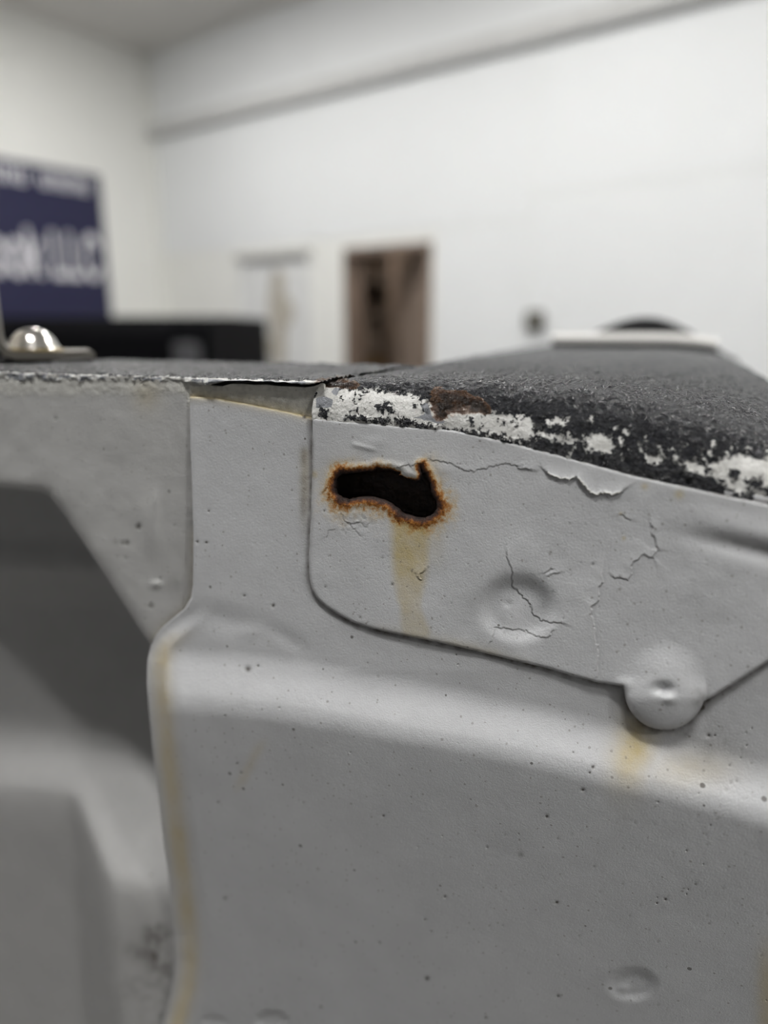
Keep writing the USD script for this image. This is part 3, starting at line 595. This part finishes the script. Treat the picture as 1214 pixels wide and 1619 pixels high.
# left sheet, set slightly back, with its rough sealant under the black top
LEFT = [(-760, 594), (-140, 598), (-40, 597), (60, 597), (180, 599), (300, 601), (420, 605), (512, 606), (512, 690), (330, 690), (330, 1020), (300, 1040), (262, 1040), (238, 1018), (215, 985), (180, 930), (140, 870), (105, 818), (85, 793), (76, 783), (64, 777), (40, 775), (0, 771), (-140, 762), (-760, 735)]
GAP = [(331, 609), (345, 605.5), (358, 602), (372, 602.5), (400, 604), (425, 603), (450, 604.5), (480, 606), (506, 603), (505, 607), (496, 610), (482, 612), (462, 610.5), (440, 610), (420, 607.5), (400, 608), (380, 606.5), (364, 606.5), (350, 610.5)]
left_poly = Polygon(LEFT).buffer(4).buffer(-8).buffer(4).difference(Polygon(GAP).buffer(.6))
def left_h(x, y, d):
    h = np.full_like(x, -1.3) + (nz(x, y, 70, 71) - .5) * .6 + (nz(x, y, 24, 72) - .5) * .12
    h += .6 * np.exp(-((x - 236 - (y - 830) * .25) / 16) ** 2 - ((y - 830) / 50) ** 2) + .5 * np.exp(-((x - 245) / 9) ** 2 - ((y - 800) / 26) ** 2) + .5 * np.exp(-((x - 247) / 9) ** 2 - ((y - 924) / 6) ** 2)
    h -= .45 * pits(x, y, LPITS)
    sl = left_sealer(x, y, d); h += sl * (nz(x, y, 6, 73) - .5) * .7
    low = smooth01(700, 760, y); h -= low * 1.6 * np.exp(-d / 7)
    return h
LPITS = [(219, 833, 4, 1), (201, 859, 3.4, .9), (194, 859, 3, .7), (182, 858, 3, .3), (198, 882, 2.4, .5), (185, 880, 2.2, .4), (239, 958, 4, .8), (229, 978, 1.8, .6), (276, 830, 2, .5), (290, 842, 2, .4), (88, 662, 2.6, .6), (254, 915, 2.2, .6), (225, 629, 2, .5)]
def left_sealer(x, y, d):
    lim = np.where(x > 296, 640 + (x - 300) * .17, 617 + 7 * (nz(x, y, 60, 74) - .5))
    return np.clip(1 - smooth01(-4, 16, y - lim + 12 * (nz(x, y, 12, 75) - .5)), 0, 1) * np.where(x > 285, 1, .6)
def left_grime(x, y, d):
    n = nz(x, y, 12, 76); de = ndist(edge_line, x, y)
    g = .35 * np.exp(-de / 9) * (.3 + n) * smooth01(640, 680, y); g = np.maximum(g, .8 * pits(x, y, LPITS))
    g = np.maximum(g, .14 * left_sealer(x, y, d) * (nz(x, y, 5, 77) > .56)); g = np.maximum(g, .2 * np.exp(-((x - 276) / 14) ** 2 - ((y - 922) / 16) ** 2))
    return g
sheet('side_sheet', left_poly, left_h, 3.2, 1.0, PAINT_DULL, bed, pv={'sealer_lit_lip': left_sealer, 'grime': left_grime, 'stain': lambda x, y, d: .35 * np.exp(-((x - 232) / 22) ** 2 - ((y - 625) / 25) ** 2) + .3 * np.exp(-ndist(edge_line, x, y) / 6) * smooth01(820, 850, y) + .9 * np.exp(-ndist(LineString(TOPE), x, y) / 5.0) * (x > 300)}, label='grey side sheet with rough sealant along its top')
# black strip added behind the open seam so the gap reads dark
sheet('seam_backing', Polygon([(322, 605), (508, 605), (508, 622), (322, 622)]), lambda x, y, d: np.full_like(x, -5.0), 6, .6, DARK, bed)

# deep stamped inner wall at the lower left
REC = Polygon([(-760, 700), (330, 735), (345, 1000), (330, 1760), (-760, 1760)])
def soft_ramp(t): return np.where(t < 1.0, np.clip(t, 0, 1) ** 1.35, 1 + .32 * (1 - np.exp(-(t - 1) / .24)))
def rec_h(x, y, d):
    tilt = (x - 120) * .0
    h = -60 + 5 * smooth01(835, 900, y + x * -.05) - 7 * smooth01(890, 965, y - x * .02)
    yend = 1252 + .10 * np.clip(x, -760, 120) + 140 * smooth01(108 + (y - 1260) * .07, 176 + (y - 1260) * .07, x)
    ys = yend - 16 * np.logaddexp(0, (yend - y) / 16)                # runs up the slope, then stays
    h += 36 * (np.clip(ys - 950, 0, None) / 350) ** 1.3
    h -= (8 + 12 * (1 - smooth01(108 + (y - 1260) * .07, 176 + (y - 1260) * .07, x))) * np.clip((y - yend + 10) / 420, 0, 1.2)
    h += (nz(x, y, 60, 81) - .5) * .5
    return h
def rec_grime(x, y, d):
    n = nz(x, y, 22, 82)
    g = .9 * np.exp(-((x - 250 - (y - 1490) * .12) / 24) ** 2 - ((y - 1500) / 52) ** 2) * smooth01(.38, .62, n)
    g = np.maximum(g, .55 * np.exp(-((x - 225) / 26) ** 2 - ((y - 1505) / 16) ** 2) * n * 1.6)
    return np.maximum(g, .3 * np.exp(-((x - 250) / 60) ** 2) * smooth01(1430, 1520, y) * smooth01(.45, .7, nz(x, y, 9, 83)))
sheet('recessed_inner_wall', REC, rec_h, 7, 1.0, PAINT_DULL, bed, pv={'grime': rec_grime}, label='stamped grey inner wall set deep behind the side sheet')

# ------------------------------------------------------------------ black coated rail on the right
SEAM = [(480, 664), (493, 665), (560, 672), (638, 679), (717, 684), (800, 702), (900, 726), (1000, 754), (1100, 778), (1214, 806), (1350, 836)]
XS = np.concatenate([np.arange(493, 1230, 1.9), np.arange(1231, 1352, 4.0)]); NX = len(XS)
Bp = on(XS, curve(SEAM, XS), 1.5 * MM); us = u_of(Bp); zB = Bp[:, 2]; rB = (Bp - O) @ R
u0, u1 = us[0], us[-1]
def rail_top(u, b):
    """Height of the rail's top at u, b metres behind its front."""
    s = np.clip((u - u0) / (u1 - u0), 0, 1.05)
    fall = .0088 * smooth01(.30, 1.05, s) ** 1.2
    side = .010 * np.clip((s - .72) / .33, 0, 1) ** 2.2
    z = CAM[2] - .0122 - fall * np.exp(-b / .07) - side * (.35 + .65 * np.exp(-b / .09)) - .004 * smooth01(.0, .5, b) * 0
    z = z - .0025 * np.exp(-((u - u0) / .006) ** 2) * .5
    return z
rb = np.interp(XS, [493, 600, 800, 1214, 1350], [.0065, .0085, .011, .015, .016])
th = np.linspace(0, math.pi / 2, 40)
bb = [0.0]; st = .00034
while bb[-1] < .395:
    bb.append(bb[-1] + st); st = min(st * 1.013, .006)
bb = np.array(bb[1:])
rows = [np.stack([np.full(NX, .0016), zB - .0002], 1), np.stack([np.full(NX, .0004), zB - .0002], 1)]
zt0 = rail_top(us, np.zeros(NX))
for t in th: rows.append(np.stack([rb * (1 - math.cos(t)), zB + (zt0 - zB) * math.sin(t) ** .92], 1))
for b in bb: rows.append(np.stack([rb + b, rail_top(us, b)], 1))
G = np.array(rows); NR = len(G)                                   # rows x columns x (r, z)
v = frame(np.broadcast_to(us, (NR, NX)), rB[None] + G[..., 0], G[..., 1])
q = v - CAM; zc = q @ FW; px = W / 2 + F_PX * (q @ RT) / zc; py = H / 2 - F_PX * (q @ UP) / zc      # where each point lies in the drawing, for the wear traced from it
LIP = np.arange(NR)[:, None] < 2 + len(th)
near = (G[..., 0] < .035)
def poly_sd(pts, r=1.0): return signed(Polygon(pts).buffer(0), px.ravel(), py.ravel()).reshape(px.shape)
white = np.full(px.shape, -99.0)
for pts, bias in (([(488, 700), (490, 640), (500, 614), (512, 604), (522, 612), (540, 612), (565, 618), (600, 616), (625, 622), (650, 624), (668, 630), (690, 640), (700, 648), (725, 640), (747, 640), (772, 652), (800, 656), (840, 659), (842, 672), (850, 688), (832, 696), (797, 690), (742, 681), (680, 680), (600, 672)], 0),
                  ([(862, 661), (890, 660), (893, 672), (866, 674)], -1), ([(842, 676), (880, 684), (925, 695), (922, 706), (880, 700), (846, 690)], -3), ([(924, 694), (950, 684), (968, 698), (974, 714), (945, 714), (926, 708)], 1),
                  ([(1018, 720), (1044, 718), (1050, 734), (1022, 735)], -1), ([(1070, 729), (1123, 733), (1145, 724), (1178, 718), (1200, 730), (1230, 716), (1230, 770), (1200, 768), (1172, 782), (1150, 768), (1123, 753), (1095, 745)], 1), ([(1180, 775), (1212, 770), (1214, 796), (1190, 796)], -5)):
    white = np.maximum(white, poly_sd(pts) + bias)
for k in range(60):
    cx = rng.uniform(840, 1214); cy = 690 + (cx - 900) * .12 + rng.normal(0, 12); white = np.maximum(white, rng.uniform(1.0, 2.4) - np.hypot(px - cx, py - cy))
for pts in ([(504, 645), (510, 647), (520, 652), (518, 660), (508, 658)], [(546, 656), (575, 659), (600, 660), (616, 664), (612, 669), (580, 667), (548, 662)], [(624, 664), (640, 661), (658, 668), (662, 673), (640, 674), (626, 671)], [(662, 672), (690, 673), (720, 680), (716, 684), (690, 681), (664, 677)], [(738, 679), (760, 683), (800, 688), (800, 700), (776, 696), (742, 687)],
            [(590, 640), (610, 636), (622, 646), (600, 652)], [(1112, 737), (1124, 735), (1126, 744), (1114, 744)], [(1180, 757), (1205, 756), (1206, 773), (1186, 772)], [(1150, 744), (1164, 742), (1168, 758), (1156, 760)]):
    white = np.minimum(white, -(poly_sd(pts) + .3))
for k in range(46):
    cx = rng.uniform(510, 840); cy = 628 + (cx - 510) * .12 + rng.normal(0, 13); white = np.minimum(white, np.hypot(px - cx, py - cy) - rng.uniform(.6, 2.0))
seam_d = curve(SEAM, px.ravel()).reshape(px.shape) - py
grey_strip = np.interp(px, [493, 700, 840, 1000, 1214], [99, 99, 9, 9, 5]); white = np.maximum(white, (np.interp(px, [490, 740, 800, 900, 1000, 1100, 1214], [6, 3, -1, -4, -6, -6, -6]) - seam_d) * .8)
black = np.clip(.5 - white / 17.0, -.3, 1.3); black = np.where(near, black, 1.0)
rust = np.clip(poly_sd([(676, 634), (686, 624), (705, 628), (728, 632), (742, 641), (756, 640), (766, 650), (742, 650), (722, 653), (705, 660), (690, 662), (681, 654)]) / 26 + .34, 0, 1)
rust = np.maximum(rust, .95 * np.clip(poly_sd([(690, 621), (720, 620), (750, 632), (770, 648), (735, 640), (700, 634)]) / 18 + .62, 0, 1) * near)
rust = np.maximum(rust, .95 * np.clip(1 - np.hypot((px - 518) / 13, (py - 592) / 13), 0, 1) ** .5 * near); rust = np.maximum(rust, np.clip(.95 - np.abs(py - 606 - (px - 520) * .1) / 9, 0, 1) * smooth01(508, 520, px) * (1 - smooth01(548, 580, px)) * near)
rust = np.where(near, rust, 0)
metal = np.clip(np.maximum(poly_sd([(664, 640), (676, 636), (680, 648), (684, 658), (712, 669), (690, 669), (652, 660), (672, 654)]), poly_sd([(499, 645), (500, 630), (512, 624), (526, 632), (524, 645)])) / 5 + .5, 0, 1); metal = np.where(near, np.maximum(metal, np.clip(poly_sd([(522, 620), (530, 612), (540, 614), (532, 628)]) / 5 + .5, 0, 1)), 0)
# the liner's lumpy relief
def lumps(p):
    p = p.reshape(-1, 3); a = 1 - np.abs(meshkit.fbm(p / .0026, 2, 91) - .5) * 4; b_ = meshkit.fbm(p / .0011, 2, 92) - .5
    return (a - .5) * .55 + b_ * 1.5

bsm = smooth01(.35, .7, black); rel = lumps(v).reshape(px.shape)
slope = np.clip(G[..., 0] / rb[None], 0, 1)
dirn = slope[..., None] * Z + (1 - slope[..., None]) * N
amp = (.16 + .84 * bsm) * np.where(np.arange(NR)[:, None] < 2, 0, 1) * .85 * MM
v = v + dirn * (amp * (rel + .35 * bsm))[..., None]
i, j = np.meshgrid(np.arange(NR - 1), np.arange(NX - 1), indexing='ij'); i, j = i.ravel(), j.ravel(); a_ = i * NX + j
f = np.vstack([np.stack([a_, a_ + 1, a_ + NX + 1], 1), np.stack([a_, a_ + NX + 1, a_ + NX], 1)])
V = v.reshape(-1, 3); nrm = vnormals(V, f)
# side and end skirts so that the rail is a solid cap
def skirt(idx, drop, outdir):
    p = V[idx]; q2 = p.copy(); q2[:, 2] = drop; n = np.broadcast_to(outdir, (2 * len(p), 3)); m = len(p); k = np.arange(m - 1)
    fs = np.vstack([np.stack([k, k + 1, k + 1 + m], 1), np.stack([k, k + 1 + m, k + m], 1)])
    if np.dot(np.cross(p[1] - p[0], q2[1] - p[0]), outdir) < 0: fs = fs[:, ::-1]
    return np.vstack([p, q2]), fs, n
parts_v, parts_f, parts_n = [V], [f], [nrm]; at = len(V); bk, rs, mt = [black.ravel()], [rust.ravel()], [metal.ravel()]
for idx, drop, od in ((np.arange(2, NR) * NX, ZT - .02, -U), (np.arange(2, NR) * NX + NX - 1, ZT - .06, U), ((NR - 1) * NX + np.arange(NX), ZT - .06, R)):
    p_, f_, n_ = skirt(idx, drop, od); parts_v.append(p_); parts_f.append(f_ + at); parts_n.append(n_); at += len(p_)
    bk.append(np.ones(len(p_)) if od is not -U else np.concatenate([black.ravel()[idx]] * 2)); rs.append(np.zeros(len(p_))); mt.append(np.zeros(len(p_)))
raw('rail_cap', np.vstack(parts_v), np.vstack(parts_f), np.vstack(parts_n), COAT, bed, {'black': np.concatenate(bk), 'rust': np.concatenate(rs), 'metal': np.concatenate(mt)}, label='black textured rail cap with chipped white front edge')
UR, RB = us[-1], float(rB.mean())

# black coated header on the left, its rim broken away from the seam
XH = np.concatenate([np.arange(-760, -170, 8.0), np.arange(-170, 513, 2.4)]); NH = len(XH)
Hp = on(XH, np.interp(XH, [-170, 0, 100, 200, 310, 330, 420, 470, 500, 513], [602, 599, 600, 600, 601, 602, 602, 603, 603, 602]), np.interp(XH, [280, 325], [-1.2, .4]) * MM)
uh = u_of(Hp); rH = (Hp - O) @ R
rimy = np.interp(XH, [-170, 300, 318, 332, 350, 365, 400, 440, 480, 500, 513], [601, 604, 609, 608, 605, 602, 603, 603.5, 607.5, 606, 601]) + (nz(XH, XH * 0, 11, 101) - .5) * 5.0
zlow = on(XH, rimy, 1.2 * MM)[:, 2]
top = ZT + (nz(XH, XH * 0, 30, 102) - .5) * .0004
rows, blk = [], []
lift = np.interp(XH, [-170, 290, 330, 500, 513], [.0, .0, 1, 1, .4])
for t in np.linspace(0, 1, 7): rows.append(np.stack([-.0007 * lift - .0009 * math.sin(t * math.pi / 2) * lift * (1 - t), zlow + (top - .0005 - zlow) * t], 1)); blk.append(np.full(NH, np.interp(t, [0, .7, 1], [-.6, -.4, .1])))
for t in np.linspace(.2, 1, 5): rows.append(np.stack([np.full(NH, .0012) * (1 - math.cos(t * math.pi / 2)), top - .0005 + .0005 * math.sin(t * math.pi / 2)], 1)); blk.append(np.full(NH, .2 + .9 * t))
b = .0012; st = .00035
while b < .088:
    b += st; st = min(st * 1.02, .003); rows.append(np.stack([np.full(NH, b), top - .012 * np.clip((b - .074) / .014, 0, 1) ** 2], 1)); blk.append(np.full(NH, 1.0))
rows.append(np.stack([np.full(NH, .089), top - .03], 1)); blk.append(np.full(NH, 1.0))
G2 = np.array(rows); B2 = np.array(blk); n2 = len(G2)
v2 = frame(np.broadcast_to(uh, (n2, NH)), rH[None] + G2[..., 0], G2[..., 1])
rel2 = lumps(v2).reshape(n2, NH)
sl2 = np.clip(G2[..., 0] / .0012, 0, 1)[..., None]
v2 = v2 + (sl2 * Z + (1 - sl2) * N) * (rel2 * .8 * MM * 1.0)[..., None]
i, j = np.meshgrid(np.arange(n2 - 1), np.arange(NH - 1), indexing='ij'); a_ = (i * NH + j).ravel()
f2 = np.vstack([np.stack([a_, a_ + 1, a_ + NH + 1], 1), np.stack([a_, a_ + NH + 1, a_ + NH], 1)]); V2 = v2.reshape(-1, 3)
rust2 = np.where((XH[None] > 496) & (G2[..., 0] < .02), np.clip((XH[None] - 490) / 26, 0, 1), 0) * np.ones((n2, 1))
raw('header_cap', V2, f2, vnormals(V2, f2), COAT, bed, {'black': B2.ravel(), 'rust': rust2.ravel(), 'metal': np.where(B2 < .3, .53, 0).ravel()}, label='black textured header top with broken grey rim on the left')

# body of the bed below and behind: outer side, floor and legs that carry it to the ground
def fb(u0_, u1_, r0, r1, z0, z1, r=.003):
    T = basis(frame(np.array((u0_ + u1_) / 2), np.array((r0 + r1) / 2), np.array((z0 + z1) / 2)), U, R, Z); return rbox((u1_ - u0_, r1 - r0, z1 - z0), r, T)


obj('outer_side', fb(UR - .022, UR - .012, .012, .37, .80, ZT - .045), PAINT_DULL, bed, smooth=False)
obj('inner_side', fb(u0 + .004, u0 + .012, .075, .37, 1.0, ZT - .02), PAINT_DULL, bed, smooth=False)

# steel angle bracket with a bolt on the header
R0, R1 = .056, .084
Pb = hit(np.array(152.), np.array(563.), O + R * (R0 - 0), N); ub = float(u_of(Pb)); s_ = float((Pb - CAM) @ FW) / F_PX; zb = ZT + .0015
br = thing('steel_bracket', 'bent bare steel angle bracket bolted on the black header at the left', 'bracket', frame(np.array(ub - .02), np.array(.07), np.array(zb)))
BX, BY = np.array([math.cos(.44), math.sin(.44), 0]), np.array([-math.sin(.44), math.cos(.44), 0]); BO = frame(np.array(ub), np.array(R0), np.array(zb))
TB_ = basis(BO, BX, Z, BY)
prof = LineString([(-175, 172), (-156, 166), (-142, 150), (-137, 120), (-137, 34), (-134, 20), (-126, 10), (-113, 6), (-60, 5.5), (-7, 5.5)]).buffer(6, cap_style=1, join_style=1, quad_segs=6)
prof = shapely.transform(prof, lambda c: c * s_)
m = prism(prof, R1 - R0, TB_); obj('bracket_body', m, STEEL, br, smooth=40)
bc = BO + BX * -88 * s_ + BY * ((R1 - R0) / 2 - .001) + Z * 11.5 * s_
def lathe(pr, c, sections=48):
    m = trimesh.creation.revolve(np.array(pr), sections=sections); m.apply_translation(c); return m
k = s_
obj('bolt_head', lathe([(0, 0), (40 * k, 0), (40 * k, 3 * k), (37 * k, 8 * k), (33 * k, 17 * k), (27 * k, 25 * k), (19 * k, 31 * k), (10 * k, 34.5 * k), (0, 35.5 * k)], bc), ZINC, br, smooth=30, label='shiny domed bolt head')
obj('bolt_washer', lathe([(0, -.2 * k), (44 * k, -.2 * k), (44 * k, 2.4 * k), (41 * k, 4 * k), (0, 4 * k)], bc), BRASSY, br, smooth=30, label='yellowed washer under the bolt')
obj('foot_shadow_pad', rbox((95 * k, R1 - R0 - .004, .0021), .0003, basis(BO + BX * -112 * k + BY * (R1 - R0) / 2 - Z * .0009, BX, BY, Z)), RUBBER, br, smooth=False)  # added dark pad, standing in for the shadow under the foot

# white strip lying across the rail and the dark arched end piece behind it
uL, uR_ = u0 + .018, UR + .002
def railz(u, b): return float(rail_top(np.array(u), np.array(b)))
st_ = thing('white_strip', 'thin white plastic strip lying across the far part of the black rail', 'strip', frame(np.array((uL + uR_) / 2), np.array(.37), np.array(ZT)))
n_ = 14; us_ = np.linspace(uL, uR_, n_); bS = .335
def bar(r0, r1, dz0, dz1, f=.0):
    pts = []
    for u in us_:
        zz = railz(u, bS); c = [(r0, dz0), (r1, dz0), (r1, dz1 - .0012), (r1 - .0012, dz1), (r0 + f * .011, dz1), (r0, dz0 + (dz1 - dz0) * (1 - .75 * f))]
        pts += [frame(np.array(u), np.array(RB + bS + a), np.array(zz + b_)) for a, b_ in c]
    pts = np.array(pts); F_ = []
    for a in range(n_ - 1):
        for k_ in range(6):
            p, q_ = a * 6 + k_, a * 6 + (k_ + 1) % 6; F_ += [(p, q_, q_ + 6), (p, q_ + 6, p + 6)]
    for o in (0, (n_ - 1) * 6): F_ += [(o, o + k_, o + k_ + 1) for k_ in range(1, 5)]
    m = trimesh.Trimesh(pts, F_, process=False); trimesh.repair.fix_normals(m); return m
obj('strip_body', bar(0, .024, .0036, .0090, .8), WHITEPL, st_, smooth=30)
obj('gap_bar', bar(.003, .019, -.0006, .0037), RUBBER, st_, smooth=30, label='black seal under the strip')  # black bar put in for the dark gap under the strip
b0, b1 = RB + .424, RB + .54
uu = np.linspace(u0 + .010, UR + .024, 50); t = (uu - uu[0]) / (uu[-1] - uu[0])
hh = .0265 * np.sin(np.pi * t ** 1.05) ** 1.35
ring = [(u, CAM[2] - .016 - .006 * tt + h_) for u, tt, h_ in zip(uu, t, hh)]
low = [(u, z - .010) for u, z in ring[::-1]]
ec = thing('rail_end_hump', 'dark arched hump behind the white strip at the far end of the rail', 'end cap', frame(np.array(0.), np.array(.46), np.array(ZT)))
m = prism(Polygon([(u, z) for u, z in ring] + [(UR + .024, ZT - .04), (u0 + .010, ZT - .04)]), b1 - b0, basis(frame(np.array(0.), np.array(b0), np.array(0.)), U, Z, R))
obj('hump_body', m, BLACKPL, ec, smooth=30)
